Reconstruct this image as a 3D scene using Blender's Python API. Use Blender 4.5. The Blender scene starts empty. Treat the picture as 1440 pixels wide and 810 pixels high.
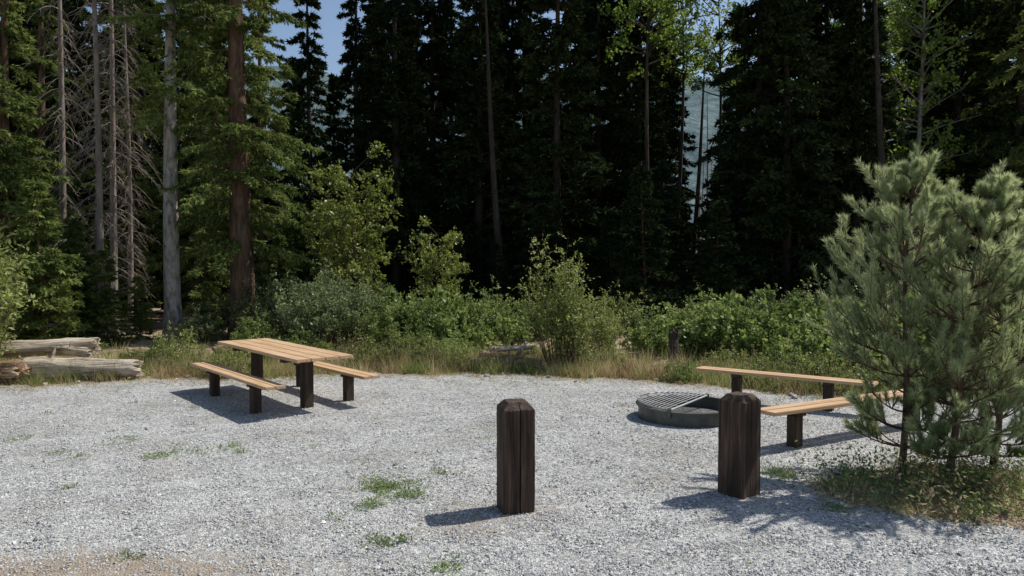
import bpy, math, random
import numpy as np
from mathutils import Vector, Matrix
random.seed(3)
F=1050.0; CH=2.1; YH=370.0
def PX(px,d): return (px-720.0)/F*d
scene=bpy.context.scene
# ------------------------------------------------------------------ helpers
def norm(a): return a/np.maximum(np.linalg.norm(a,axis=-1,keepdims=True),1e-9)
class MB:
    def __init__(s): s.v=[];s.n=0;s.fl=[];s.fs=[];s.mi=[];s.va=[];s.sm=[]
    def add(s,v,f,mat=0,var=None,smooth=False):
        v=np.asarray(v,float).reshape(-1,3); f=np.asarray(f,int)
        s.v.append(v); s.fl.append((f+s.n).ravel()); s.fs.append(np.full(len(f),f.shape[1]))
        s.mi.append(np.full(len(f),mat)); s.sm.append(np.full(len(f),smooth))
        s.va.append(np.random.rand(len(f)) if var is None else np.broadcast_to(var,(len(f),)))
        s.n+=len(v)
    def mesh(s,name,mats):
        me=bpy.data.meshes.new(name); v=np.concatenate(s.v); fl=np.concatenate(s.fl); fs=np.concatenate(s.fs)
        me.vertices.add(len(v)); me.vertices.foreach_set('co',v.astype(np.float32).ravel())
        me.loops.add(len(fl)); me.loops.foreach_set('vertex_index',fl.astype(np.int32))
        me.polygons.add(len(fs)); st=np.concatenate([[0],np.cumsum(fs)[:-1]])
        me.polygons.foreach_set('loop_start',st.astype(np.int32))
        for m in mats: me.materials.append(m)
        me.polygons.foreach_set('material_index',np.concatenate(s.mi).astype(np.int32))
        me.polygons.foreach_set('use_smooth',np.concatenate(s.sm).astype(bool))
        me.update(calc_edges=True)
        a=me.attributes.new('var','FLOAT','FACE'); a.data.foreach_set('value',np.concatenate(s.va).astype(np.float32))
        return me
def obj(name,me,loc=(0,0,0),rz=0,sc=1,parent=None,rot=None):
    o=bpy.data.objects.new(name,me); scene.collection.objects.link(o)
    o.location=loc; o.rotation_euler=rot if rot else (0,0,rz)
    o.scale=(sc,sc,sc) if np.isscalar(sc) else sc
    if parent: o.parent=parent
    return o
def empty(name,loc=(0,0,0),rz=0):
    o=bpy.data.objects.new(name,None); scene.collection.objects.link(o); o.location=loc; o.rotation_euler=(0,0,rz); o.empty_display_size=.3
    return o
def tubes(mb,P,R,k,mat=0,smooth=True,var=None):
    P=np.asarray(P,float); R=np.asarray(R,float)
    if P.ndim==2: P=P[None]; R=R[None]
    B,n,_=P.shape
    T=norm(np.gradient(P,axis=1))
    vert=np.abs(T[:,:,2].mean(1))>.8
    ref=np.where(vert[:,None],np.array([[1.,0,0]]),np.array([[0,0,1.]]))[:,None,:]
    U=norm(np.cross(T,ref)); W=np.cross(T,U)
    a=np.arange(k)*2*np.pi/k
    V=P[:,:,None]+R[:,:,None,None]*(np.cos(a)[None,None,:,None]*U[:,:,None]+np.sin(a)[None,None,:,None]*W[:,:,None])
    idx=np.arange(B*n*k).reshape(B,n,k); j=np.roll(idx,-1,axis=2)
    f=np.stack([idx[:,:-1],j[:,:-1],j[:,1:],idx[:,1:]],-1).reshape(-1,4)
    mb.add(V,f,mat,var,smooth)
def rvec(g,n): return norm(g.normal(size=(n,3)))
def rhombs(mb,g,P,D,L,W,mat,flat=0.0,var=None):
    n=len(P); D=norm(D); r=rvec(g,n)
    if flat: r=norm(r*(1-flat)+np.array([0,0,1.])*flat)
    S=norm(np.cross(D,r)); L=np.broadcast_to(L,(n,))[:,None]; W=np.broadcast_to(W,(n,))[:,None]
    V=np.stack([P,P+D*L*.45+S*W*.5,P+D*L,P+D*L*.45-S*W*.5],1)
    mb.add(V,np.arange(4*n).reshape(n,4),mat,var)
def tris(mb,g,P,D,L,W,mat,var=None):
    n=len(P); D=norm(D); S=norm(np.cross(D,rvec(g,n))); L=np.broadcast_to(L,(n,))[:,None]; W=np.broadcast_to(W,(n,))[:,None]
    V=np.stack([P-S*W*.5,P+S*W*.5,P+D*L],1)
    mb.add(V,np.arange(3*n).reshape(n,3),mat,var)
def sn(x,y,s=1.0,o=0):
    x=x*s;y=y*s
    return (np.sin(x*1.3+y*.7+o)+np.sin(-x*.8+y*1.9+1.7*o+2)+.6*np.sin(x*2.9+y*2.3+o*3)+.5*np.sin(x*4.7-y*3.9+o)+.35*np.sin(x*8.3+y*7.1))/3.4
# ------------------------------------------------------------------ materials
def newmat(name):
    m=bpy.data.materials.new(name); m.use_nodes=True; nt=m.node_tree; nt.nodes.clear()
    return m,nt,nt.nodes,nt.links
def ramp(N,cols,pos):
    r=N.new('ShaderNodeValToRGB'); e=r.color_ramp.elements
    while len(e)<len(cols): e.new(.5)
    for i,(c,p) in enumerate(zip(cols,pos)): e[i].position=p; e[i].color=(*c,1)
    return r
def foliage(name,c1,c2,trans=.3,rough=.5,spec=.3,ns=1.0):
    m,nt,N,L=newmat(name)
    at=N.new('ShaderNodeAttribute'); at.attribute_name='var'
    oi=N.new('ShaderNodeObjectInfo'); tc=N.new('ShaderNodeTexCoord')
    no=N.new('ShaderNodeTexNoise'); no.inputs['Scale'].default_value=ns; no.inputs['Detail'].default_value=1
    L.new(tc.outputs['Object'],no.inputs['Vector'])
    a=N.new('ShaderNodeMath'); a.operation='MULTIPLY_ADD'; a.inputs[1].default_value=.55; L.new(at.outputs['Fac'],a.inputs[0]); 
    b=N.new('ShaderNodeMath'); b.operation='MULTIPLY_ADD'; b.inputs[1].default_value=1.2; b.inputs[2].default_value=-.55; L.new(no.outputs['Fac'],b.inputs[0])
    c=N.new('ShaderNodeMath'); c.operation='MULTIPLY_ADD'; c.inputs[1].default_value=.3; L.new(oi.outputs['Random'],c.inputs[0]); L.new(b.outputs[0],c.inputs[2]); L.new(c.outputs[0],a.inputs[2])
    r=ramp(N,[tuple(x*.65 for x in c1),c1,c2],[0,.35,1]); L.new(a.outputs[0],r.inputs[0])
    o=N.new('ShaderNodeOutputMaterial')
    if spec==0: p=N.new('ShaderNodeBsdfDiffuse'); L.new(r.outputs[0],p.inputs['Color'])
    else:
        p=N.new('ShaderNodeBsdfPrincipled'); p.inputs['Roughness'].default_value=rough; p.inputs['Specular IOR Level'].default_value=spec
        L.new(r.outputs[0],p.inputs['Base Color'])
    if trans>0:
        t=N.new('ShaderNodeBsdfTranslucent'); mx=N.new('ShaderNodeMixShader'); mx.inputs[0].default_value=trans
        hs=N.new('ShaderNodeHueSaturation'); hs.inputs['Value'].default_value=1.5; hs.inputs['Hue'].default_value=.485; L.new(r.outputs[0],hs.inputs['Color'])
        L.new(hs.outputs[0],t.inputs['Color']); L.new(p.outputs[0],mx.inputs[1]); L.new(t.outputs[0],mx.inputs[2]); L.new(mx.outputs[0],o.inputs[0])
    else: L.new(p.outputs[0],o.inputs[0])
    return m
def grain(name,cols,pos,scale=(2,20,20),rough=.8,bump=.3,det=6,dist=.01,spec=.2,metal=0,big=1.0):
    m,nt,N,L=newmat(name)
    tc=N.new('ShaderNodeTexCoord'); mp=N.new('ShaderNodeMapping'); mp.inputs['Scale'].default_value=scale
    oi=N.new('ShaderNodeObjectInfo'); mu=N.new('ShaderNodeMath'); mu.operation='MULTIPLY'; mu.inputs[1].default_value=37
    L.new(oi.outputs['Random'],mu.inputs[0]); L.new(mu.outputs[0],mp.inputs['Location'])
    L.new(tc.outputs['Object'],mp.inputs[0])
    n1=N.new('ShaderNodeTexNoise'); n1.inputs['Scale'].default_value=1; n1.inputs['Detail'].default_value=det; n1.inputs['Roughness'].default_value=.65; n1.inputs['Distortion'].default_value=.4
    L.new(mp.outputs[0],n1.inputs['Vector'])
    n2=N.new('ShaderNodeTexNoise'); n2.inputs['Scale'].default_value=big*2.0; n2.inputs['Detail'].default_value=3; L.new(tc.outputs['Object'],n2.inputs['Vector'])
    ad=N.new('ShaderNodeMath'); ad.operation='MULTIPLY_ADD'; ad.inputs[1].default_value=.35; L.new(n2.outputs['Fac'],ad.inputs[0]); 
    s=N.new('ShaderNodeMath'); s.operation='MULTIPLY_ADD'; s.inputs[1].default_value=1.3; s.inputs[2].default_value=-.32; L.new(n1.outputs['Fac'],s.inputs[0]); L.new(s.outputs[0],ad.inputs[2])
    r=ramp(N,cols,pos); L.new(ad.outputs[0],r.inputs[0])
    p=N.new('ShaderNodeBsdfPrincipled'); p.inputs['Roughness'].default_value=rough; p.inputs['Specular IOR Level'].default_value=spec; p.inputs['Metallic'].default_value=metal
    L.new(r.outputs[0],p.inputs['Base Color'])
    b=N.new('ShaderNodeBump'); b.inputs['Strength'].default_value=bump; b.inputs['Distance'].default_value=dist; L.new(n1.outputs['Fac'],b.inputs['Height']); L.new(b.outputs[0],p.inputs['Normal'])
    o=N.new('ShaderNodeOutputMaterial'); L.new(p.outputs[0],o.inputs[0])
    return m
M_fir=foliage('fir_needles',(.019,.031,.015),(.07,.092,.03),0,.5,0,.6)
M_spruce=foliage('spruce_needles',(.085,.125,.037),(.27,.32,.095),.3,.5,0,.9)
M_pine=foliage('pine_needles',(.17,.22,.1),(.46,.52,.27),.4,.4,.45,2.0)
M_leafA=foliage('willow_leaves',(.16,.21,.05),(.42,.47,.16),.4,.45,.4,1.5)
M_leafM=foliage('maple_leaves',(.12,.165,.03),(.3,.34,.08),.4,.45,.4,1.5)
M_leafB=foliage('thimbleberry_leaves',(.13,.19,.045),(.35,.42,.14),.38,.5,.3,1.5)
M_leafC=foliage('alder_leaves',(.12,.165,.065),(.3,.35,.16),.35,.45,.4,1.5)
M_aspen=foliage('aspen_leaves',(.1,.17,.03),(.3,.4,.09),.45,.45,0,.8)
M_grass=foliage('green_grass',(.18,.23,.07),(.4,.44,.17),.35,.6,0,.8)
M_weed=foliage('weed_leaves',(.12,.18,.06),(.26,.33,.13),.3,.6,0,.8)
M_dry=foliage('dry_grass',(.4,.32,.17),(.7,.61,.38),.35,.7,0,.8)
M_red=foliage('rusty_seedheads',(.2,.09,.05),(.36,.2,.1),.2,.8,0,.8)
M_barkB=grain('brown_bark',[(.035,.022,.015),(.11,.07,.045),(.2,.14,.095)],[.2,.5,.8],(9,9,2.2),.95,.9,6,.05)
M_barkD=grain('dark_bark',[(.018,.015,.012),(.05,.04,.032),(.09,.075,.06)],[.2,.5,.8],(9,9,2),.95,.8,6,.04)
M_barkG=grain('grey_bark',[(.11,.1,.08),(.28,.255,.22),(.44,.41,.37)],[.3,.5,.72],(9,9,3.5),.9,1.0,8,.05)
M_dead=grain('dead_twigs',[(.1,.08,.066),(.21,.175,.145),(.3,.255,.22)],[.2,.5,.8],(6,6,2),.9,.3)
M_snag=grain('burnt_snag_wood',[(.2,.19,.18),(.33,.31,.29),(.42,.4,.38)],[.2,.5,.8],(6,6,2),.9,.3)
M_twig=grain('green_brown_twigs',[(.05,.035,.02),(.1,.07,.04),(.14,.1,.06)],[.2,.5,.8],(6,6,2),.9,.3)
M_log=grain('weathered_log_wood',[(.12,.08,.05),(.44,.36,.27),(.66,.58,.46)],[.3,.48,.7],(1.2,26,26),.9,1.0,8,.04)
M_rot=grain('rotten_log_wood',[(.05,.03,.02),(.25,.15,.085),(.48,.38,.27)],[.3,.5,.75],(2,22,22),.95,1,6,.04)
M_cedar=grain('cedar_planks',[(.31,.18,.09),(.51,.335,.19),(.62,.45,.29)],[.2,.5,.8],(1.3,32,32),.6,.25,6,.004,.3)
M_post=grain('brown_stained_post',[(.013,.008,.006),(.06,.036,.025),(.18,.115,.08)],[.28,.52,.88],(26,26,1.4),.75,.9,8,.012,.3)
M_tpost=grain('dark_post_paint',[(.02,.013,.009),(.055,.038,.028),(.09,.068,.05)],[.2,.5,.8],(20,20,2),.8,.4,6,.006)
M_steel=grain('firering_steel',[(.04,.04,.037),(.085,.088,.08),(.15,.14,.12)],[.25,.5,.8],(3,3,3),.45,.06,4,.004,.4,.3)
M_grate=grain('grate_steel',[(.22,.22,.21),(.34,.34,.33),(.42,.42,.41)],[.2,.5,.8],(7,7,7),.5,.1,6,.003,.5,.2)
M_ash=grain('ash_bed',[(.02,.02,.02),(.1,.1,.1),(.3,.29,.28)],[.2,.5,.8],(20,20,20),1,.8,6,.03)
M_rock=grain('rock',[(.15,.14,.13),(.3,.29,.27),(.42,.4,.38)],[.2,.5,.8],(5,5,5),.9,.5,6,.02)
# gravel
def gravel_mat():
    m,nt,N,L=newmat('gravel'); tc=N.new('ShaderNodeTexCoord')
    v1=N.new('ShaderNodeTexVoronoi'); v1.inputs['Scale'].default_value=62; L.new(tc.outputs['Object'],v1.inputs['Vector'])
    v2=N.new('ShaderNodeTexVoronoi'); v2.inputs['Scale'].default_value=24; L.new(tc.outputs['Object'],v2.inputs['Vector'])
    sp=N.new('ShaderNodeSeparateColor'); L.new(v1.outputs['Color'],sp.inputs[0])
    sp2=N.new('ShaderNodeSeparateColor'); L.new(v2.outputs['Color'],sp2.inputs[0])
    r=ramp(N,[(.17,.17,.165),(.38,.38,.365),(.5,.5,.485),(.72,.72,.7)],[0,.3,.7,1]); L.new(sp.outputs[0],r.inputs[0])
    r2=ramp(N,[(.66,.66,.67),(1,1,1),(1.0,.98,.95)],[0,.4,1]); L.new(sp2.outputs[1],r2.inputs[0])
    mx=N.new('ShaderNodeMix'); mx.data_type='RGBA'; mx.blend_type='MULTIPLY'; mx.inputs[0].default_value=1; L.new(r.outputs[0],mx.inputs[6]); L.new(r2.outputs[0],mx.inputs[7])
    n=N.new('ShaderNodeTexNoise'); n.inputs['Scale'].default_value=.9; n.inputs['Detail'].default_value=8; n.inputs['Roughness'].default_value=.7; L.new(tc.outputs['Object'],n.inputs['Vector'])
    r3=ramp(N,[(.72,.69,.64),(.97,.97,.97),(1.16,1.16,1.17)],[.3,.5,.72]); L.new(n.outputs['Fac'],r3.inputs[0])
    m2=N.new('ShaderNodeMix'); m2.data_type='RGBA'; m2.blend_type='MULTIPLY'; m2.inputs[0].default_value=1; L.new(mx.outputs[2],m2.inputs[6]); L.new(r3.outputs[0],m2.inputs[7])
    at=N.new('ShaderNodeAttribute'); at.attribute_name='dirt'
    n4=N.new('ShaderNodeTexNoise'); n4.inputs['Scale'].default_value=9; n4.inputs['Detail'].default_value=6; L.new(tc.outputs['Object'],n4.inputs['Vector'])
    ad=N.new('ShaderNodeMath'); ad.operation='ADD'; L.new(at.outputs['Fac'],ad.inputs[0]); L.new(n4.outputs['Fac'],ad.inputs[1])
    r4=ramp(N,[(0,0,0),(.85,.85,.85)],[.7,1.0]); L.new(ad.outputs[0],r4.inputs[0])
    rd=ramp(N,[(.24,.18,.12),(.38,.31,.23)],[.3,.7]); L.new(n4.outputs['Fac'],rd.inputs[0])
    m3=N.new('ShaderNodeMix'); m3.data_type='RGBA'; L.new(r4.outputs[0],m3.inputs[0]); L.new(m2.outputs[2],m3.inputs[6]); L.new(rd.outputs[0],m3.inputs[7])
    p=N.new('ShaderNodeBsdfPrincipled'); p.inputs['Roughness'].default_value=.9; p.inputs['Specular IOR Level'].default_value=.2; L.new(m3.outputs[2],p.inputs['Base Color'])
    inv=N.new('ShaderNodeMath'); inv.operation='SUBTRACT'; inv.inputs[0].default_value=1; L.new(v1.outputs['Distance'],inv.inputs[1])
    hh=N.new('ShaderNodeMath'); hh.operation='MULTIPLY_ADD'; hh.inputs[1].default_value=.6; L.new(sp.outputs[2],hh.inputs[0]); L.new(inv.outputs[0],hh.inputs[2])
    b=N.new('ShaderNodeBump'); b.inputs['Strength'].default_value=.9; b.inputs['Distance'].default_value=.015; L.new(hh.outputs[0],b.inputs['Height']); L.new(b.outputs[0],p.inputs['Normal'])
    o=N.new('ShaderNodeOutputMaterial'); L.new(p.outputs[0],o.inputs[0]); return m
M_gravel=gravel_mat()
def stone_mat():
    m,nt,N,L=newmat('gravel_stone'); at=N.new('ShaderNodeAttribute'); at.attribute_name='var'
    r=ramp(N,[(.18,.18,.177),(.35,.35,.34),(.51,.51,.495),(.74,.74,.72)],[0,.25,.75,1]); L.new(at.outputs['Fac'],r.inputs[0])
    p=N.new('ShaderNodeBsdfDiffuse'); L.new(r.outputs[0],p.inputs['Color'])
    o=N.new('ShaderNodeOutputMaterial'); L.new(p.outputs[0],o.inputs[0]); return m
M_stone=stone_mat()
def ground_mat():
    m,nt,N,L=newmat('forest_floor'); tc=N.new('ShaderNodeTexCoord')
    n=N.new('ShaderNodeTexNoise'); n.inputs['Scale'].default_value=1.1; n.inputs['Detail'].default_value=9; n.inputs['Roughness'].default_value=.7; L.new(tc.outputs['Object'],n.inputs['Vector'])
    r=ramp(N,[(.14,.1,.06),(.3,.22,.145),(.46,.37,.26),(.22,.21,.1)],[.28,.45,.6,.75]); L.new(n.outputs['Fac'],r.inputs[0])
    n2=N.new('ShaderNodeTexNoise'); n2.inputs['Scale'].default_value=22; n2.inputs['Detail'].default_value=6; L.new(tc.outputs['Object'],n2.inputs['Vector'])
    r2=ramp(N,[(.5,.5,.5),(1.3,1.3,1.3)],[.3,.7]); L.new(n2.outputs['Fac'],r2.inputs[0])
    mx=N.new('ShaderNodeMix'); mx.data_type='RGBA'; mx.blend_type='MULTIPLY'; mx.inputs[0].default_value=1; L.new(r.outputs[0],mx.inputs[6]); L.new(r2.outputs[0],mx.inputs[7])
    p=N.new('ShaderNodeBsdfPrincipled'); p.inputs['Roughness'].default_value=1; p.inputs['Specular IOR Level'].default_value=.1; L.new(mx.outputs[2],p.inputs['Base Color'])
    b=N.new('ShaderNodeBump'); b.inputs['Strength'].default_value=.8; b.inputs['Distance'].default_value=.04; L.new(n2.outputs['Fac'],b.inputs['Height']); L.new(b.outputs[0],p.inputs['Normal'])
    o=N.new('ShaderNodeOutputMaterial'); L.new(p.outputs[0],o.inputs[0]); return m
M_ground=ground_mat()
M_hill=grain('forested_hillside_haze_tint',[(.06,.1,.11),(.11,.155,.16),(.2,.25,.25)],[.25,.5,.8],(.12,.12,.03),1,.6,8,3,.0,0,.01)  # bluish distance haze is painted into the forest colours, no volume used
# ------------------------------------------------------------------ terrain
XB=[-16,-9,-6,-3,0,1.5,3,4.5,6,9,14]; YB=[12.0,12.7,13.4,14.0,14.0,13.7,12.8,12.0,11.6,11.4,11.2]
def yb(x): return np.interp(x,XB,YB)+.32*sn(x,x*0,1.6,2)+.16*sn(x,x*0,5,1)
def inbed(x,y): return (((x-4.25)/1.45)**2+((y-6.75)/.85)**2)
def gh(x,y):
    d=np.clip((y-yb(np.clip(x,-16,14)))/1.2,0,1)
    out=np.clip((np.abs(x)-12)/4,0,1); d=np.maximum(d,out*(y>-5))
    bed=np.clip(1.15-inbed(x,y),0,1)
    return -.03+d*(.09+.09*sn(x,y,.8,1))+.07*bed+np.clip((y-16)/20,0,1)*.15*sn(x,y,.3,4)
a=np.linspace(-1,1,241); gx=np.sinh(a*4.2)/np.sinh(4.2)*1200
b_=np.linspace(-1,1,301); gy=9+np.sinh(b_*4.6)/np.sinh(4.6)*1200
X,Y=np.meshgrid(gx,gy); Z=gh(X,Y)
idx=np.arange(X.size).reshape(X.shape)
f=np.stack([idx[:-1,:-1],idx[:-1,1:],idx[1:,1:],idx[1:,:-1]],-1).reshape(-1,4)
mb=MB(); mb.add(np.stack([X,Y,Z],-1),f,0,None,True); obj('ground',mb.mesh('ground',[M_ground]))
# gravel pad
gx=np.arange(-15,13.01,.1); gy=np.arange(-3,15.2,.1); X,Y=np.meshgrid(gx,gy)
Z=.004+.012*sn(X,Y,1.1,1)+.007*sn(X,Y,6,3)
idx=np.arange(X.size).reshape(X.shape)
f=np.stack([idx[:-1,:-1],idx[:-1,1:],idx[1:,1:],idx[1:,:-1]],-1).reshape(-1,4)
cx=(X[:-1,:-1]+.05).ravel(); cy=(Y[:-1,:-1]+.05).ravel()
def inpad(x,y): return (y<yb(x))&(inbed(x,y)+.25*sn(x,y,3,2)>1)
k=inpad(cx,cy); f=f[k]
mb=MB(); mb.add(np.stack([X,Y,Z],-1),f,0,None,True); me=mb.mesh('gravel_pad',[M_gravel])
dirt=np.zeros(X.shape)
dirt+=.75*np.exp(-(((X+2.9)/1.4)**2+((Y-4.9)/.5)**2))
dirt+=.4*np.exp(-(((X+3.6)/.5)**2+((Y-7.6)/.8)**2))*(.5+.5*sn(X,Y,2))
dirt+=.6*np.clip(1-(yb(X)-Y)/.7,0,1)*(.6+.6*sn(X,Y,2.3,3))+.5*np.clip(1.6-inbed(X,Y),0,1)
dirt+=.2*np.clip(sn(X,Y,.7,5),0,1)
dirt+=.35*np.exp(-(((X+.4)/.7)**2+((Y-6.0)/.5)**2))
at=me.attributes.new('dirt','FLOAT','POINT'); at.data.foreach_set('value',dirt.ravel().astype(np.float32))
obj('gravel_pad',me)
# loose stones
g=np.random.default_rng(5)
def stones(n,y0,y1,s0,s1,only=None):
    y=y0+(y1-y0)*g.uniform(0,1,n)**1.35
    x=g.uniform(-.78,.78,n)*y
    k=(y<yb(x)+.15*g.normal(size=n))&((inbed(x,y)>.85))
    k&=g.random(n)>.6*np.exp(-(((x+2.9)/1.4)**2+((y-4.9)/.5)**2))
    x=x[k];y=y[k];n=len(x)
    s=g.uniform(s0,s1,n)*g.uniform(.6,1.3,n)
    base=np.array([[1,0,0],[0,1,0],[-1,0,0],[0,-1,0],[0,0,.7],[0,0,-.7]],float)
    V=base[None]*(s[:,None,None])*g.uniform(.55,1.25,(n,6,1))+g.normal(size=(n,6,3))*s[:,None,None]*.18
    an=g.uniform(0,6.28,n); c,sn_=np.cos(an)[:,None],np.sin(an)[:,None]
    V=np.stack([V[...,0]*c-V[...,1]*sn_,V[...,0]*sn_+V[...,1]*c,V[...,2]],-1)
    V[...,0]+=x[:,None];V[...,1]+=y[:,None];V[...,2]+=(.004+.012*sn(x,y,1.1,1)+s*.2)[:,None]
    ff=np.array([[0,1,4],[1,2,4],[2,3,4],[3,0,4],[1,0,5],[2,1,5],[3,2,5],[0,3,5]])
    f=(ff[None]+np.arange(n)[:,None,None]*6).reshape(-1,3)
    mb.add(V,f,0,np.repeat(np.clip(g.normal(.5,.2,n),0,1),8))
mb=MB(); stones(80000,4.6,12,.006,.012); stones(9000,4.6,14.3,.011,.02); 
obj('gravel_stones',mb.mesh('gravel_stones',[M_stone]))
# mountain
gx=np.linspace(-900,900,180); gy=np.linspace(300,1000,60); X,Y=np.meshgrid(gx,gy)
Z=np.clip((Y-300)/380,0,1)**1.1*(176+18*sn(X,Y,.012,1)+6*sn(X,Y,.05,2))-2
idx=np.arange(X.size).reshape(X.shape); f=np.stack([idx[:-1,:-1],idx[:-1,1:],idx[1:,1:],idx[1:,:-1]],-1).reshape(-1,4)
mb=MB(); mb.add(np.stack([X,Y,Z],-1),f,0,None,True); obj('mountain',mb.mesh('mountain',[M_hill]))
# ------------------------------------------------------------------ vegetation generators
def trunk(mb,H,r,g,k=10,mat=0,wob=.05,lean=(0,0)):
    n=16; t=np.linspace(0,1,n); P=np.zeros((n,3)); P[:,2]=t*H-.1
    P[:,0]=lean[0]*t*H+wob*np.sin(t*5+g.uniform(0,6)); P[:,1]=lean[1]*t*H+wob*np.sin(t*4+g.uniform(0,6))
    P[:,:2]-=P[0,:2]
    R=r*((1-t)**.8*.97+.03); R[0]*=1.35
    tubes(mb,P,R,k,mat); return P
def conifer(name,H,R,z0,nb,seed,tr,droop=.35,up=.12,bl=.2,bw=.05,twn=18,pos=6,two=2,hang=.3,shape=.8,mats=None,dead=0,lean=(0,0),twl=.42,rag=(.55,1.15)):
    g=np.random.default_rng(seed); mb=MB(); TP=trunk(mb,H,tr,g,lean=lean)
    fz=g.random(nb)**1.1; z=z0+(H-z0)*np.sort(fz); az=np.arange(nb)*2.4+g.normal(size=nb)*.5
    fr=(z-z0)/(H-z0)
    L=R*((1-fr)**shape*.95+.05)*g.uniform(rag[0],rag[1],nb)
    ox=np.interp(z,TP[:,2],TP[:,0]); oy=np.interp(z,TP[:,2],TP[:,1])
    O=np.stack([ox,oy,z],-1); D=np.stack([np.cos(az),np.sin(az),0*az],-1); S=np.stack([-np.sin(az),np.cos(az),0*az],-1)
    ups=up+g.normal(size=nb)*.08; dr=droop*g.uniform(.6,1.4,nb)
    bend=g.normal(size=nb)*.12
    def pt(i,t):
        l=L[i]; return O[i]+D[i]*(l*t)[...,None]+S[i]*(l*bend[i]*t*t)[...,None]+np.array([0,0,1.])*(l*(ups[i]*t-dr[i]*t*t+.14*t**4))[...,None]
    n=6; t=np.linspace(0,1,n)
    I=np.arange(nb)[:,None].repeat(n,1); T=np.broadcast_to(t,(nb,n))
    tubes(mb,pt(I,T),(.009*L+.007)[:,None]*(1.05-t)[None],3,0)
    # twigs
    I=np.arange(nb).repeat(twn); T=g.uniform(.12,1,nb*twn)**.85
    side=np.where(g.random(nb*twn)<.5,-1,1)
    B=pt(I,T); l=L[I]
    d=norm(D[I]*.75+S[I]*(side*g.uniform(.3,1,len(I)))[:,None]+np.array([0,0,-1.])*(hang*g.uniform(.2,1.6,len(I)))[:,None])
    tl=np.clip(twl*l*(1.05-T*.8),.12,.95)*g.uniform(.6,1.2,len(I))
    if dead:
        Pt=np.stack([B,B+d*tl[:,None]*.5,B+d*tl[:,None]-np.array([0,0,.1])*tl[:,None]],1)
        tubes(mb,Pt,np.array([[.006,.004,.002]]).repeat(len(B),0)*1.2,3,0)
    else:
        q=pos*two; J=np.arange(len(I)).repeat(q); s=g.uniform(.02,1,len(J))
        P=B[J]+d[J]*(tl[J]*s)[:,None]
        dd=norm(d[J]*.9+g.normal(size=(len(J),3))*.45+np.array([0,0,-.25*hang]))
        rhombs(mb,g,P,dd,bl*g.uniform(.6,1.2,len(J)),bw*g.uniform(.7,1.3,len(J)),1,.35)
    return mb.mesh(name,mats)
def leafy(name,H,R,ns,m,q,leaf,seed,mats,tree=False,tr=.1,lw=.55,base=.25,crown0=.25,upb=.5,expo=.5):
    g=np.random.default_rng(seed); mb=MB(); n=6; t=np.linspace(0,1,n)
    az=g.uniform(0,6.283,ns); rr=R*g.random(ns)**expo
    if tree:
        TP=trunk(mb,H*.95,tr,g,8,wob=.12)
        z0=H*(crown0+(1-crown0-.08)*g.random(ns)); fr=(z0/H-crown0)/(1-crown0)
        env=np.sqrt(np.clip(1-(fr*1.7-.6)**2/1.3,.05,1)); rr=R*env*g.uniform(.5,1.15,ns)
        O=np.stack([np.interp(z0,TP[:,2],TP[:,0]),np.interp(z0,TP[:,2],TP[:,1]),z0],-1)
        E=O+np.stack([np.cos(az)*rr,np.sin(az)*rr,rr*g.uniform(.1,.8,ns)],-1); sr=.012*H/6
    else:
        O=np.stack([np.cos(az)*rr*base,np.sin(az)*rr*base,0*az-.05],-1)
        top=H*(1-.55*(rr/R)**2)*g.uniform(.6,1.08,ns)
        E=np.stack([np.cos(az)*rr,np.sin(az)*rr,top],-1); sr=.008
    C=(O+E)/2+np.array([0,0,1.])*(.12*H if not tree else .1)+g.normal(size=(ns,3))*.06*R
    def pt(i,t): t=t[...,None]; return O[i]*(1-t)**2+C[i]*2*t*(1-t)+E[i]*t*t
    I=np.arange(ns)[:,None].repeat(n,1); T=np.broadcast_to(t,(ns,n))
    tubes(mb,pt(I,T),sr*(1.15-t)[None].repeat(ns,0),4,0)
    I=np.arange(ns).repeat(m); T=g.uniform(.2,1,ns*m)**.8; B=pt(I,T)
    d=norm(g.normal(size=(len(I),3))*.8+norm(E[I]-O[I])*.5+np.array([0,0,upb]))
    sl=(R*.38 if tree else .2*H)*g.uniform(.4,1.1,len(I))*(1.2-.6*T)
    Pt=np.stack([B,B+d*sl[:,None]*.5,B+d*sl[:,None]],1); tubes(mb,Pt,np.array([[.004,.003,.0015]]).repeat(len(B),0)*(1.5 if tree else 1),3,0)
    J=np.arange(len(I)).repeat(q); s=g.uniform(.15,1.05,len(J))
    P=B[J]+d[J]*(sl[J]*s)[:,None]+g.normal(size=(len(J),3))*leaf*.3
    dd=norm(d[J]*.5+g.normal(size=(len(J),3))*.8)
    sz=leaf*g.uniform(.5,1.25,len(J)); rhombs(mb,g,P,dd,sz,sz*lw,1,.45)
    return mb.mesh(name,mats)
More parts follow.
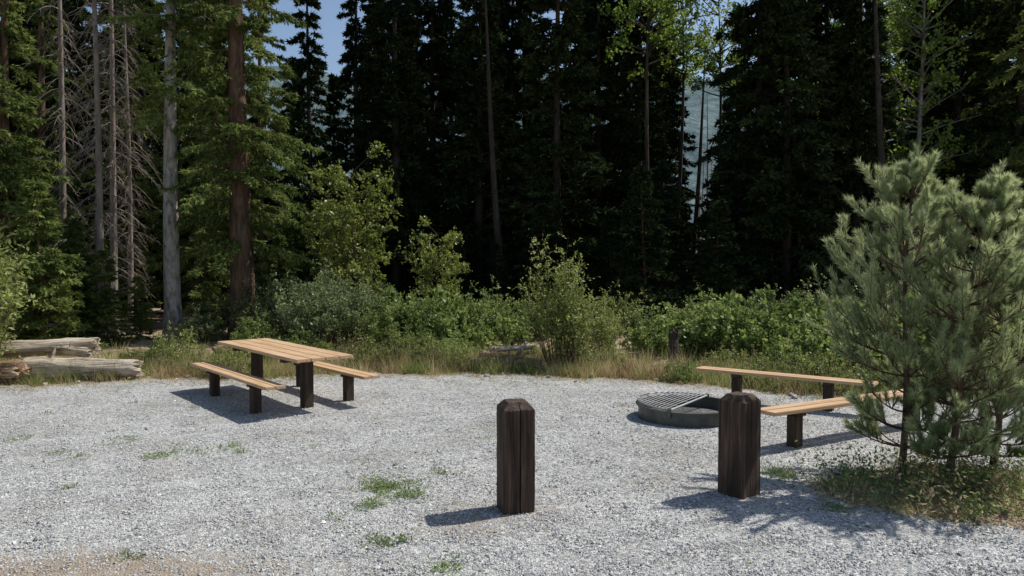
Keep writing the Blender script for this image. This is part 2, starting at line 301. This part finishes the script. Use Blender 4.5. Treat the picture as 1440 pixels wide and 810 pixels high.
# ------------------------------------------------------------------ trees
firs=[conifer('fir%d'%i,H,R,.5,nb,20+i,.2,droop=dp,up=.05,bl=.27,bw=.07,twn=18,pos=5,hang=.35,shape=sh,mats=[M_barkD,M_fir])
      for i,(H,R,nb,dp,sh) in enumerate([(15,2.3,220,.4,.8),(16,2.6,230,.3,.7),(14.5,2.0,210,.5,.9),(15.5,2.8,240,.35,.65)])]
spire=conifer('spire',15.4,1.35,1,210,31,.16,droop=.5,up=.0,bl=.2,bw=.055,twn=14,pos=6,hang=.4,shape=.7,mats=[M_barkD,M_fir])
mids=[conifer('mid%d'%i,H,R,1.0,150,40+i,.18,droop=.45,up=.05,bl=.18,bw=.045,twn=20,pos=6,hang=.5,mats=[M_barkB,M_spruce],rag=(.4,1.2)) for i,(H,R) in enumerate([(15,1.9),(16,2.2)])]
def place(name,me,px,d,sc=1,rz=None,parent=None,dz=-.1):
    x=PX(px,d); return obj(name,me,(x,d,float(gh(np.array(x),np.array(d)))+dz),random.uniform(0,6.28) if rz is None else rz,sc,parent)
for i,(px,d,v,s) in enumerate([(556,27.5,0,1),(612,31,1,1),(672,28,2,1.05),(722,30.5,3,1),(785,27,1,.98),(842,30,0,1.05),(900,29.5,2,1),
     (1062,27,1,1),(1105,26,3,.95),(1155,28.5,0,1.05),(1205,27,2,1.05),(1345,28,3,1),(1425,26.5,1,1),(1500,26,0,1),(1590,25,3,1),(1290,32,0,1.1),
     (300,32,2,1),(195,30,1,1),(60,29,3,1),(-70,26,0,1),(-170,27,1,1),(125,33,0,1)]):
    place('fir_tree',firs[v],px,d,s)
for px,d,s in [(437,31,1.0),(505,30,1.02),(527,33,1),(927,32,1.05)]: place('narrow_fir_tree',spire,px,d,s)
for px,d,v,s in [(10,21,0,.95),(190,25.5,1,1),(275,26,0,1),(365,26,1,.85),(-60,20,1,1),(60,25,0,1),(1480,22,1,1),(1375,29,1,1),(305,24,0,.8)]: place('spruce_tree',mids[v],px,d,s)
# young small conifers
small=conifer('small_spruce',3.2,.95,.1,110,51,.04,droop=.25,up=.1,bl=.11,bw=.03,twn=16,pos=6,hang=.3,mats=[M_barkB,M_spruce])
smallD=conifer('small_fir',4.5,1.3,.1,130,52,.05,droop=.3,up=.1,bl=.14,bw=.04,twn=18,pos=6,hang=.3,mats=[M_barkB,M_fir])
for px,d,s in [(60,17,1.25),(150,18.5,.75),(10,17.5,1.5),(290,20,.5),(100,19,1.0),(195,19.5,.55),(390,21,.9),(420,22,1.2)]: place('young_spruce',small,px,d,s)
for px,d,s in [(905,22,1.1),(930,25,1.2),(860,24,.8),(700,24,.6),(1010,23,.9),(640,24,.7),(760,24,.9)]: place('young_fir',smallD,px,d,s)
# hero spruce with bare trunk and drooping sprays
hero=conifer('hero_spruce',15.5,2.1,2.6,170,61,.36,droop=.55,up=.12,bl=.14,bw=.036,twn=34,pos=9,hang=.75,shape=.45,mats=[M_barkB,M_spruce],rag=(.4,1.15),twl=.32)
place('spruce_tree',hero,342,20,1,1.0)
pale=conifer('pale_trunk_tree',15.5,1.5,5.6,80,62,.23,droop=.5,up=.1,bl=.14,bw=.036,twn=26,pos=8,hang=.6,shape=.5,mats=[M_barkG,M_spruce],rag=(.4,1.1))
place('pale_trunk_spruce',pale,243,19.6,1,.3)
dead=conifer('dead_spruce',15,1.3,1.6,130,63,.11,droop=1.1,up=.05,twn=10,hang=.8,shape=.3,mats=[M_dead],dead=1,rag=(.4,1.2))
for px,d,s in [(138,19.3,1),(160,20.5,.95),(88,23,1.1),(290,25,.9),(182,21.5,.8)]: place('dead_spruce',dead,px,d,s)
snag=conifer('snag',14,.9,2,60,64,.17,droop=.6,twn=4,hang=.6,mats=[M_barkD],dead=1,lean=(.06,0))
place('leaning_snag',snag,968,33,.85,0); place('leaning_snag',snag,1256,25,1,2.6); place('leaning_snag',snag,710,25.5,.9,3.4)
# burnt snags beyond the gap
grp=empty('burnt_snags')
sn2=conifer('burnt_snag',11,.5,1.5,40,65,.1,droop=.5,twn=3,hang=.5,mats=[M_snag],dead=1)
for i in range(40):
    d=random.uniform(45,110); place('snag_%d'%i,sn2,random.uniform(925,1025),d,random.uniform(.6,1.3),None,grp)
# back forest
grp=empty('background_forest')
n=0
px=-420
while px<1900:
    px+=random.uniform(42,62)
    if 935<px<1025: continue
    s=random.uniform(1.0,1.2)
    if 365<px<500: s=random.uniform(.76,.82)
    place('fir_%d'%n,firs[n%4],px,39+random.uniform(-3.5,4.5),s,None,grp); n+=1
for px in (395,450,480,955,1010,600,700,800,880): place('fir_%d'%n,smallD,px,34+random.uniform(-2,2),random.uniform(1.1,1.5),None,grp); n+=1
# aspens / deciduous
asp=leafy('aspen',13,2.0,60,10,12,.11,71,[M_barkG,M_aspen],True,.12,.8,crown0=.3)
asph=leafy('aspen_high',16,1.9,50,10,12,.12,73,[M_barkD,M_aspen],True,.11,.8,crown0=.56)
for me_,px,d,s in [(asph,915,27,1.0),(asph,948,31,1.0),(asp,1235,29,1.05),(asph,1005,38,1.15),(asp,1285,27,1.1),(asp,1180,33,1.2)]: place('aspen_tree',me_,px,d,s)
mapl=leafy('mapl',5.2,1.35,55,12,12,.1,72,[M_twig,M_leafM],True,.05,.75,crown0=.12)
place('young_maple_tree',mapl,508,20.5,.97); place('young_maple_tree',mapl,608,20,.62); place('young_maple_tree',mapl,470,22,.8)
# bushes
bA=leafy('willow',2.5,.95,55,12,12,.075,81,[M_twig,M_leafA],False,lw=.4)
bA2=leafy('willowtall',2.9,.8,26,12,12,.075,88,[M_twig,M_leafA],False,lw=.38)
bB=leafy('thimble',1.2,1.1,80,9,10,.085,82,[M_twig,M_leafB],False,lw=.8,base=.6)
bC=leafy('alder',2.1,1.3,90,10,12,.07,83,[M_twig,M_leafC],False,lw=.7,base=.5)
bD=leafy('low',.6,.6,50,7,8,.05,84,[M_twig,M_leafB],False,lw=.6,base=.6)
bE=leafy('low2',.8,.55,40,8,8,.045,85,[M_twig,M_leafA],False,lw=.4,base=.6)
bF=leafy('gangly',1.9,.8,30,8,9,.07,86,[M_twig,M_leafB],False,lw=.6,base=.4)
place('willow_bush',bA,800,14.7,.82,.5); place('willow_bush',bA2,783,15.0,.98,1.5); place('willow_bush',bA,845,15.6,.6)
for px,d,s in [(-62,12.5,1.25),(-60,13.5,1.5)]: place('willow_bush',bA,px,d,s)
for px,d,s in [(465,17.5,.95),(440,19,1),(510,19,.85),(385,20,.9),(320,21,.7),(280,19,.5),(1080,20,.7),(1160,19,.8),(1230,18,.9),(1380,17,1.1),(1450,15,1.1),(1300,19,1)]: place('alder_bush',bC,px,d,s)
for px,d,s in [(570,17,.9),(612,17.5,1.1),(650,16.8,.75),(685,18,1.0),(545,18.5,1.1),(630,19.5,1.15),(925,16.3,.7),(965,17.5,1.05),(1000,16.5,.95),(1040,15.8,1.05),(1080,15.2,.85),(1120,15.5,1.15),
      (1150,14,.95),(1190,14.8,1.2),(1230,13.3,1),(1280,14,1.2),(1340,13,1.1),(1400,13.6,1.2),(1460,12.6,1.1),(1010,19,1.2),(1090,18,1.15),(740,20,.9),(360,17,.6),(420,16.2,.6)]: place('thimbleberry_bush',bB,px,d,(s,s,s*random.uniform(.85,1.15)))
for px,d,s in [(585,17,.9),(668,17.5,.85),(900,17.5,.75),(980,17,.8),(1065,15.6,.8),(1130,15.5,.9),(1210,14,.85),(545,17,.8),(700,19,.9),(865,20,.8),(355,17.5,.6)]: place('wild_shrub',bF,px,d,s)
for i in range(70):
    px=random.uniform(180,1440); x=PX(px,14); d=float(yb(np.array(x)))+random.uniform(.3,2.4)
    if 640<px<790: d+=1.2
    place('low_shrub',random.choice([bD,bE,bE]),px,d,random.uniform(.4,1.1))
# ------------------------------------------------------------------ grass
g=np.random.default_rng(9)
def blades(mb,x,y,h,w,mat,spread=.05,k=12,lean=.45):
    n=len(x); X=np.repeat(x,k)+g.normal(size=n*k)*spread; Y=np.repeat(y,k)+g.normal(size=n*k)*spread
    Z=gh(X,Y); Z=np.where(inpad(X,Y),.0,Z)
    hh=np.repeat(h,k)*g.uniform(.4,1.2,n*k)
    D=np.stack([g.normal(size=n*k)*lean,g.normal(size=n*k)*lean,np.ones(n*k)],-1)
    tris(mb,g,np.stack([X,Y,Z],-1),D,hh,w*g.uniform(.6,1.3,n*k),mat)
mb=MB(); n=5600
x=g.uniform(-13,11,n); dd=g.exponential(1.0,n); y=yb(x)+.1+dd
k=sn(x,y,1.3,3)>-.4; x=x[k];y=y[k]
dry=sn(x,y,1.1,6)+.5*g.normal(size=len(x))+.05>0
blades(mb,x[~dry],y[~dry],g.uniform(.15,.42,(~dry).sum()),.012,0)
blades(mb,x[dry],y[dry],g.uniform(.12,.42,dry.sum()),.010,1)
n=1300; x=g.uniform(-13,11,n); y=yb(x)-.1+g.normal(size=n)*.3; blades(mb,x,y,g.uniform(.05,.16,n),.007,1,.07,8,.9)
n=160; x=g.uniform(-12,8,n); y=yb(x)-g.exponential(.6,n); blades(mb,x,y,g.uniform(.05,.12,n),.007,0,.07,14,1.2)
n=500; x=g.uniform(-12,8,n); y=yb(x)+.3+g.exponential(.5,n); blades(mb,x,y,np.full(n,.55),.006,1,.08,6,.25)
n=24; x=np.concatenate([g.normal(-7.2,.4,n//2),g.normal(2.6,.5,n//2)]); y=yb(x)+.3; blades(mb,x,y,np.full(n,.45),.016,2,.08,6,.25)
obj('grass_verge',mb.mesh('grass_verge',[M_grass,M_dry,M_red]))
mb=MB(); n=700; an=g.uniform(0,6.28,n); r=np.sqrt(g.random(n))*1.0; x=4.25+1.45*r*np.cos(an); y=6.75+.85*r*np.sin(an)
k=sn(x,y,3,1)>-.25; x=x[k]; y=y[k]; dry=g.random(len(x))<.6
blades(mb,x[~dry],y[~dry],g.uniform(.05,.28,(~dry).sum()),.007,0,.06,8,1.0); blades(mb,x[dry],y[dry],g.uniform(.05,.3,dry.sum()),.006,1,.06,8,1.2)
for i in range(44):
    a3=g.uniform(0,6.28); r3=math.sqrt(g.random()); c=np.array([4.2+1.35*r3*math.cos(a3),6.75+.8*r3*math.sin(a3),.1]); n2=130; s3=g.uniform(.08,.22)
    P=c+g.normal(size=(n2,3))*np.array([s3,s3,s3*.65]); P[:,2]=np.abs(P[:,2]); rhombs(mb,g,P,g.normal(size=(n2,3)),.05,.02,int(g.choice([2,2,1])),.3)
for i in range(260):
    a3=g.uniform(0,6.28); r3=math.sqrt(g.random()); c=np.array([4.2+1.35*r3*math.cos(a3),6.75+.8*r3*math.sin(a3),0]); dv=norm(np.array([g.normal()*.7,g.normal()*.7,.8]))*g.uniform(.15,.45)
    tubes(mb,[c,c+dv*.5,c+dv],[.003,.002,.001],3,3)
obj('pine_bed_weeds',mb.mesh('pine_bed_weeds',[M_weed,M_dry,M_weed,M_twig]))
# weeds on gravel
mb=MB()
def weed(px,py,rx,cnt,leaf=.032):
    cnt=int(cnt*.95); d=CH*F/(py-YH); x0=PX(px,d)
    P=np.stack([x0+g.normal(size=cnt)*rx,d+g.normal(size=cnt)*rx*1.0,g.uniform(.005,.03,cnt)],-1)
    k=sn(P[:,0],P[:,1],9,px*.1)>-.1; P=P[k]; cnt=len(P)
    D=g.normal(size=(cnt,3)); D[:,2]=np.abs(D[:,2])*.5
    rhombs(mb,g,P,D,leaf*g.uniform(.5,1.4,cnt),leaf*.4,0,.6); 
for a_ in [(545,688,.17,1500),(520,715,.07,260),(500,716,.05,160),(548,765,.09,500),(575,700,.08,300),(620,670,.04,120),(165,623,.1,300),(215,645,.1,220),(265,640,.1,160),(325,632,.07,180),(75,640,.06,80),
          (105,645,.05,80),(90,690,.04,80),(620,806,.09,260),(60,583,.08,90),(20,620,.1,120),(240,638,.12,160),(335,640,.05,100),(1100,672,.12,350),(1180,720,.1,300),(760,575,.1,60),(190,570,.1,90),(270,575,.06,60),(920,640,.06,50),(1040,800,.05,60),(430,630,.08,50),(470,735,.1,60),(560,650,.1,50),(680,620,.08,40)]: weed(*a_)
for px,py,h in [(620,668,.1),(325,630,.1),(545,688,.1),(1100,668,.14),(1112,674,.14),(1090,668,.12),(170,790,.08)]:
    d=CH*F/(py-YH); xx=PX(px,d)+g.normal(size=8)*.06; blades(mb,xx,d+g.normal(size=8)*.06,np.full(8,h),.006,0,.02,9,.7)
obj('gravel_weeds',mb.mesh('gravel_weeds',[M_weed]))
# ------------------------------------------------------------------ foreground pine saplings
def pine(name,H,seed,lean,R,z1=.1):
    g=np.random.default_rng(seed); mb=MB(); n=14; t=np.linspace(0,1,n)
    TP=np.stack([lean[0]*H*t**1.3+.03*np.sin(t*7),lean[1]*H*t,t*H-.03],-1); tubes(mb,TP,.032*(1.05-t)**.8+.004,8,0)
    O=[];E=[];C=[]
    zs=np.linspace(z1,.96,16)
    for z in zs:
        for j in range(int(g.integers(5,8))):
            az=g.uniform(0,6.283); u=(z-z1)/(1-z1); l=R*min(1.0,(1-u)**.6*1.2)*g.uniform(.5,1.15)*(.5+.5*min(u*3,1)) 
            o=np.array([np.interp(z,t,TP[:,k]) for k in range(3)])
            e=o+np.array([math.cos(az)*l,math.sin(az)*l,l*g.uniform(.4,1.0)*(.4+.6*min(u*3,1))]); O.append(o);E.append(e);C.append((o+e)/2+np.array([0,0,-.16*l]))
    O.append(TP[-3]);E.append(TP[-1]+np.array([0,0,.12]));C.append(TP[-2])
    O=np.array(O);E=np.array(E);C=np.array(C);B=len(O)
    tt=np.linspace(0,1,6)[None,:,None]
    P=O[:,None]*(1-tt)**2+2*C[:,None]*tt*(1-tt)+E[:,None]*tt**2
    tubes(mb,P,np.linspace(.010,.004,6)[None].repeat(B,0),4,0)
    m=7; I=np.arange(B).repeat(m); T=g.uniform(.35,1,len(I))[:,None]
    Q=O[I]*(1-T)**2+2*C[I]*T*(1-T)+E[I]*T**2; fw=norm(E[I]-O[I])
    d=norm(fw*.7+g.normal(size=(len(I),3))*.35+np.array([0,0,.8])); l=np.linalg.norm(E-O,axis=1)[I]*g.uniform(.2,.42,len(I))
    l=np.clip(l,.1,.3)
    sp=np.stack([Q,Q+d*l[:,None]*.5,Q+d*l[:,None]+np.array([0,0,.02])],1); tubes(mb,sp,np.array([[.006,.005,.004]]).repeat(len(I),0),3,0)
    def needles(S,Dv,Ln,cnt):
        J=np.arange(len(S)).repeat(cnt); s=g.uniform(.1,1,len(J))**.6
        p=S[J]+Dv[J]*(Ln[J]*s)[:,None]
        nd=norm(Dv[J]*1.1+rvec(g,len(J))*.8)
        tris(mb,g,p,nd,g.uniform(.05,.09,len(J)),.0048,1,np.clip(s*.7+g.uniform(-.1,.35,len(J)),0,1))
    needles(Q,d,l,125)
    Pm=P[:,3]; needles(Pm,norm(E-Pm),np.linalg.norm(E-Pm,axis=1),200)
    return mb.mesh(name,[M_barkB,M_pine])
p1=pine('pine1',3.05,101,(.02,0),.95); p2=pine('pine2',2.75,102,(.14,.02),.85); p3=pine('pine3',2.1,103,(.1,.0),.8)
def gz(x,y): return float(gh(np.array(float(x)),np.array(float(y))))
obj('young_pine_tree',p1,(PX(1272,7.3),7.3,gz(PX(1272,7.3),7.3))); obj('young_pine_tree',p2,(PX(1338,6.95),6.95,gz(4.1,6.95)))
obj('young_pine_tree',p3,(PX(1400,7.4),7.4,gz(4.75,7.4)))
# ------------------------------------------------------------------ timber furniture
def box(name,size,loc,mat,parent=None,rz=0,bev=.006,rot=None):
    import bmesh
    bm=bmesh.new(); bmesh.ops.create_cube(bm,size=1); bmesh.ops.scale(bm,vec=size,verts=bm.verts)
    bmesh.ops.bevel(bm,geom=bm.edges[:],offset=bev,segments=2,affect='EDGES')
    me=bpy.data.meshes.new(name); bm.to_mesh(me); bm.free(); me.materials.append(mat)
    return obj(name,me,loc,rz,1,parent,rot)
def bench_parts(par,L,W,z,off=0,leg=.9,pre='bench'):
    nb=2; w=(W-.006)/nb
    for i in range(nb): box('%s_plank_%d'%(pre,i+1),(L+random.uniform(-.006,.006),w,.042),(0,off+(i-.5)*(w+.006),z-.021),M_cedar,par)
    for s,n in ((-1,'a'),(1,'b')):
        box('%s_leg_%s'%(pre,n),(.13,.13,z-.09+.15),(s*leg,off,(z-.09-.15)/2),M_tpost,par,0,.008)
        box('%s_bracket_%s'%(pre,n),(.1,W-.06,.045),(s*leg,off,z-.042-.024),M_tpost,par,0,.004)
ang=math.radians(-50)
T=empty('picnic_table',(-3.60,11.55,0),ang)
TL,TW,TZ=3.15,.86,.79; nb=4; w=(TW-.008*(nb-1))/nb
for i in range(nb): box('tabletop_plank_%d'%(i+1),(TL+random.uniform(-.01,.01),w,.045),(0,(i-(nb-1)/2)*(w+.008),TZ-.0225),M_cedar,T)
for s,n in ((-1,'a'),(1,'b')):
    box('post_'+n,(.15,.15,TZ-.11+.15),(s*.95,0,(TZ-.11-.15)/2),M_tpost,T,0,.008)
    box('crossbeam_'+n,(.11,TW-.1,.06),(s*.95,0,TZ-.045-.032),M_tpost,T,0,.004)
bench_parts(T,TL,.28,.46,-.72,.85,'bench_near'); bench_parts(T,TL,.28,.46,.72,.85,'bench_far')
def bench_at(p0,p1,lo=.62):
    c=((p0[0]+p1[0])/2,(p0[1]+p1[1])/2,0); L=math.dist(p0,p1); a=math.atan2(p1[1]-p0[1],p1[0]-p0[0])
    e=empty('park_bench',c,a); bench_parts(e,L,.3,.46,0,L/2-lo,'seat'); return e
bench_at((2.95,11.75),(5.0,10.2)); bench_at((2.8,8.25),(5.6,9.8),.5)
# bollards
def bollard(x,y,rz,w,h,seed,crack):
    g=np.random.default_rng(seed); c=.012; hw=w/2
    pts=[]
    cs=[(-hw,-hw),(hw,-hw),(hw,hw),(-hw,hw)]
    for i in range(4):
        a=np.array(cs[i],float); b=np.array(cs[(i+1)%4],float); u=(b-a)/w; nrm=np.array([-u[1],u[0]])
        for t in (c,w*.25,w*crack-.006,w*crack,w*crack+.005,w*.78,w-c):
            p=a+u*t
            if abs(t-w*crack)<1e-6 and i in (0,): p=p+nrm*.03
            pts.append(p)
    pts=np.array(pts); m=len(pts)
    zs=list(np.linspace(-.1,h-.065,14))+[h-.058,h-.02,h,h+.001]; sc=[1]*14+[.985,.74,.62,.02]
    V=[]
    for z,s in zip(zs,sc):
        q=pts*s+g.normal(size=pts.shape)*.0012; V.append(np.column_stack([q,np.full(m,z)+(g.normal(size=m)*.002 if s>.9 else 0)]))
    V=np.array(V); n=len(zs); idx=np.arange(n*m).reshape(n,m); j=np.roll(idx,-1,1)
    f=np.stack([idx[:-1],j[:-1],j[1:],idx[1:]],-1).reshape(-1,4)
    mb=MB(); mb.add(V,f,0); obj('wooden_bollard',mb.mesh('wooden_bollard',[M_post]),(x,y,0),rz)
bollard(PX(725,6.33),6.33,math.radians(14),.275,.93,1,.53)
bollard(PX(1042,6.72),6.72,math.radians(40),.275,.92,2,.4)
# fire ring
R=.66; fx,fy=PX(968,10.1),10.1; HR=.19
FR=empty('fire_ring',(fx,fy,0),math.radians(-35))
mb=MB(); k=64; a_=np.arange(k)*2*np.pi/k
prof=[(R,-.03),(R,HR-.015),(R+.035,HR-.01),(R+.035,HR),(R-.012,HR),(R-.012,-.03)]
V=np.array([[[r*math.cos(t),r*math.sin(t),z] for t in a_] for r,z in prof]); idx=np.arange(len(prof)*k).reshape(-1,k); j=np.roll(idx,-1,1)
mb.add(V,np.stack([idx[:-1],j[:-1],j[1:],idx[1:]],-1).reshape(-1,4),0)
obj('ring_wall',mb.mesh('ring_wall',[M_steel]),parent=FR)
mb=MB(); V=[[0,0,.07]]+[[(R-.013)*math.cos(t),(R-.013)*math.sin(t),.03] for t in a_]
mb.add(np.array(V),np.array([[0,i+1,(i+1)%k+1] for i in range(k)]),0); obj('ash',mb.mesh('ash',[M_ash]),parent=FR)
# hinged grate: half disc of bars
mb=MB(); tilt=.05
def tz(x): return HR+.02-x*tilt
for i in range(40):
    x=-R*.96+i*.055
    if x>.0: break
    l=math.sqrt(R*R-x*x)
    tubes(mb,[[x,-l,tz(x)+.012],[x,0,tz(x)+.014],[x,l,tz(x)+.012]],[.006]*3,6,0)
for yy in (-.35,0,.35):
    l=math.sqrt(R*R-yy*yy); tubes(mb,[[-l,yy,tz(-l)],[-.2,yy,tz(-.2)],[.03,yy,tz(.03)]],[.009]*3,6,0)
tubes(mb,[[.03,-R*.99,tz(.03)],[.03,0,tz(.03)],[.03,R*.99,tz(.03)]],[.014]*3,6,0)
tubes(mb,[[R*math.cos(t),R*math.sin(t),tz(R*math.cos(t))] for t in np.linspace(1.55,4.73,24)],[.012]*24,6,0)
obj('cooking_grate',mb.mesh('cooking_grate',[M_grate]),parent=FR)
for s in (-1,1): box('hinge_%d'%(s+2),(.05,.03,.12),(.03,s*(R+.02),HR-.02),M_steel,FR,0,.004)
# logs
def log(name,p0,p1,r0,r1,mat,seed,knots=2):
    g=np.random.default_rng(seed); p0=np.array(p0,float);p1=np.array(p1,float); n=26;k=26; c=(p0+p1)/2; Lh=np.linalg.norm(p1-p0)
    ax=(p1-p0)/Lh; t=np.linspace(0,1,n); an=np.arange(k)*2*np.pi/k
    ph=g.uniform(0,6,4); groove=g.normal(size=k)*.05
    V=[]
    for i,tt in enumerate(t):
        r=(r0*(1-tt)+r1*tt)*(1+.08*np.sin(3*an+ph[0]+tt*2)+.07*np.sin(5*an+ph[1]-tt*4)+.06*np.sin(tt*17+ph[2])+g.normal(size=k)*.025+groove)
        V.append(np.column_stack([np.full(k,(tt-.5)*Lh)+(g.normal(size=k)*.05 if i in(0,n-1) else 0),r*np.cos(an)+.05*math.sin(tt*4+ph[3]),r*np.sin(an)]))
    V=np.concatenate([np.array(V).reshape(-1,3),[[-.5*Lh,0,0],[.5*Lh,0,0]]])
    idx=np.arange(n*k).reshape(n,k); j=np.roll(idx,-1,1)
    mb=MB(); mb.add(V,np.stack([idx[:-1],j[:-1],j[1:],idx[1:]],-1).reshape(-1,4),0,None,True)
    mb2=np.array([[n*k,idx[0,(i+1)%k],idx[0,i]] for i in range(k)]+[[n*k+1,idx[-1,i],idx[-1,(i+1)%k]] for i in range(k)])
    mb.fl.append(mb2.ravel()); mb.fs.append(np.full(len(mb2),3)); mb.mi.append(np.zeros(len(mb2))); mb.sm.append(np.zeros(len(mb2))); mb.va.append(np.random.rand(len(mb2)))
    for q in range(knots):
        x=g.uniform(-.4,.4)*Lh; a2=g.uniform(.3,2.8); dv=np.array([.2,math.cos(a2),math.sin(a2)]); P=np.array([[x,0,0],[x,0,0]+dv*r0*1.3,[x,0,0]+dv*r0*1.9]); tubes(mb,P,[r0*.22,r0*.16,r0*.08],6,0)
    o=obj(name,mb.mesh(name,[mat])); o.rotation_mode='QUATERNION'; o.rotation_quaternion=Vector((1,0,0)).rotation_difference(Vector(ax)); o.location=c
def L2(px,d,z): return (PX(px,d),d,z)
log('fallen_log',L2(-60,13.7,.46),L2(136,14.0,.58),.16,.12,M_log,1)
log('fallen_log',L2(28,13.2,.22),L2(195,13.5,.2),.2,.14,M_log,2)
log('fallen_log',L2(-80,13.1,.18),L2(26,12.9,.22),.19,.17,M_rot,3)
log('fallen_log',L2(60,13.9,.5),L2(128,13.6,.46),.09,.08,M_log,4)
log('fallen_log',L2(675,15.0,.2),L2(760,14.5,.14),.14,.09,M_rot,5,4)
log('fallen_log',L2(690,15.3,.32),L2(748,15.0,.4),.06,.04,M_log,6)
log('fallen_log',L2(664,14.7,.12),L2(712,14.9,.18),.09,.07,M_rot,7)
log('fallen_log',L2(700,14.35,.1),L2(742,14.6,.34),.04,.025,M_rot,11)
log('fallen_log',L2(722,14.6,.1),L2(738,15.1,.5),.03,.02,M_log,12)
log('fallen_log',L2(300,15.9,.2),L2(450,16.4,.3),.14,.1,M_rot,8)
log('tree_stump',L2(947,15.0,-.1),L2(948,15.0,.72),.1,.09,M_barkD,9,0)
# rocks along edge
mb=MB()
for i in range(40):
    x=g.uniform(-10,6); y=float(yb(np.array(x)))+g.normal()*.25+.1; s=g.uniform(.02,.06)
    u=np.linspace(0,np.pi,5)[1:-1]; V=[[0,0,.7]]+[[math.sin(p)*math.cos(q),math.sin(p)*math.sin(q),math.cos(p)*.7] for p in u for q in np.arange(7)*6.283/7]+[[0,0,-.7]]
    V=np.array(V)*s*(1+g.normal(size=(len(V),1))*.15)+np.array([x,y,.02])
    f3=np.array([[0,1+j,1+(j+1)%7] for j in range(7)]+[[22,15+(j+1)%7,15+j] for j in range(7)]); 
    f4=np.array([[1+r*7+j,8+r*7+j,8+r*7+(j+1)%7,1+r*7+(j+1)%7] for r in range(2) for j in range(7)])
    mb.add(V,f3,0); nn=mb.n; mb.n-=len(V); 
    mb.fl.append((f4+mb.n).ravel()); mb.fs.append(np.full(len(f4),4)); mb.mi.append(np.zeros(len(f4))); mb.sm.append(np.zeros(len(f4))); mb.va.append(np.random.rand(len(f4))); mb.n=nn
obj('edge_rocks',mb.mesh('edge_rocks',[M_rock]))
# ------------------------------------------------------------------ light, world, camera
az=math.radians(65); el=math.radians(53)
sd=Vector((math.sin(az)*math.cos(el),math.cos(az)*math.cos(el),math.sin(el)))
sl=bpy.data.lights.new('sun','SUN'); sl.energy=5.0; sl.angle=math.radians(.5); sl.color=(1,.96,.89)
so=bpy.data.objects.new('sun',sl); scene.collection.objects.link(so); so.rotation_euler=sd.to_track_quat('Z','Y').to_euler(); so.location=(20,20,40)
w=bpy.data.worlds.new('World'); scene.world=w; w.use_nodes=True; nt=w.node_tree; nt.nodes.clear()
sky=nt.nodes.new('ShaderNodeTexSky'); sky.sky_type='NISHITA'; sky.sun_disc=False; sky.sun_elevation=el; sky.sun_rotation=az
bg=nt.nodes.new('ShaderNodeBackground'); bg.inputs['Strength'].default_value=.12; ow=nt.nodes.new('ShaderNodeOutputWorld')
nt.links.new(sky.outputs[0],bg.inputs[0]); nt.links.new(bg.outputs[0],ow.inputs[0])
cam=bpy.data.cameras.new('camera'); co=bpy.data.objects.new('camera',cam); scene.collection.objects.link(co)
cam.sensor_width=36; cam.lens=36*F/1440; cam.clip_end=5000; cam.clip_start=.05
co.location=(0,0,CH); co.rotation_euler=(math.radians(90-math.degrees(math.atan(35/F))),0,0)
scene.camera=co
scene.view_settings.view_transform='Standard'; scene.view_settings.look='None'; scene.view_settings.exposure=0
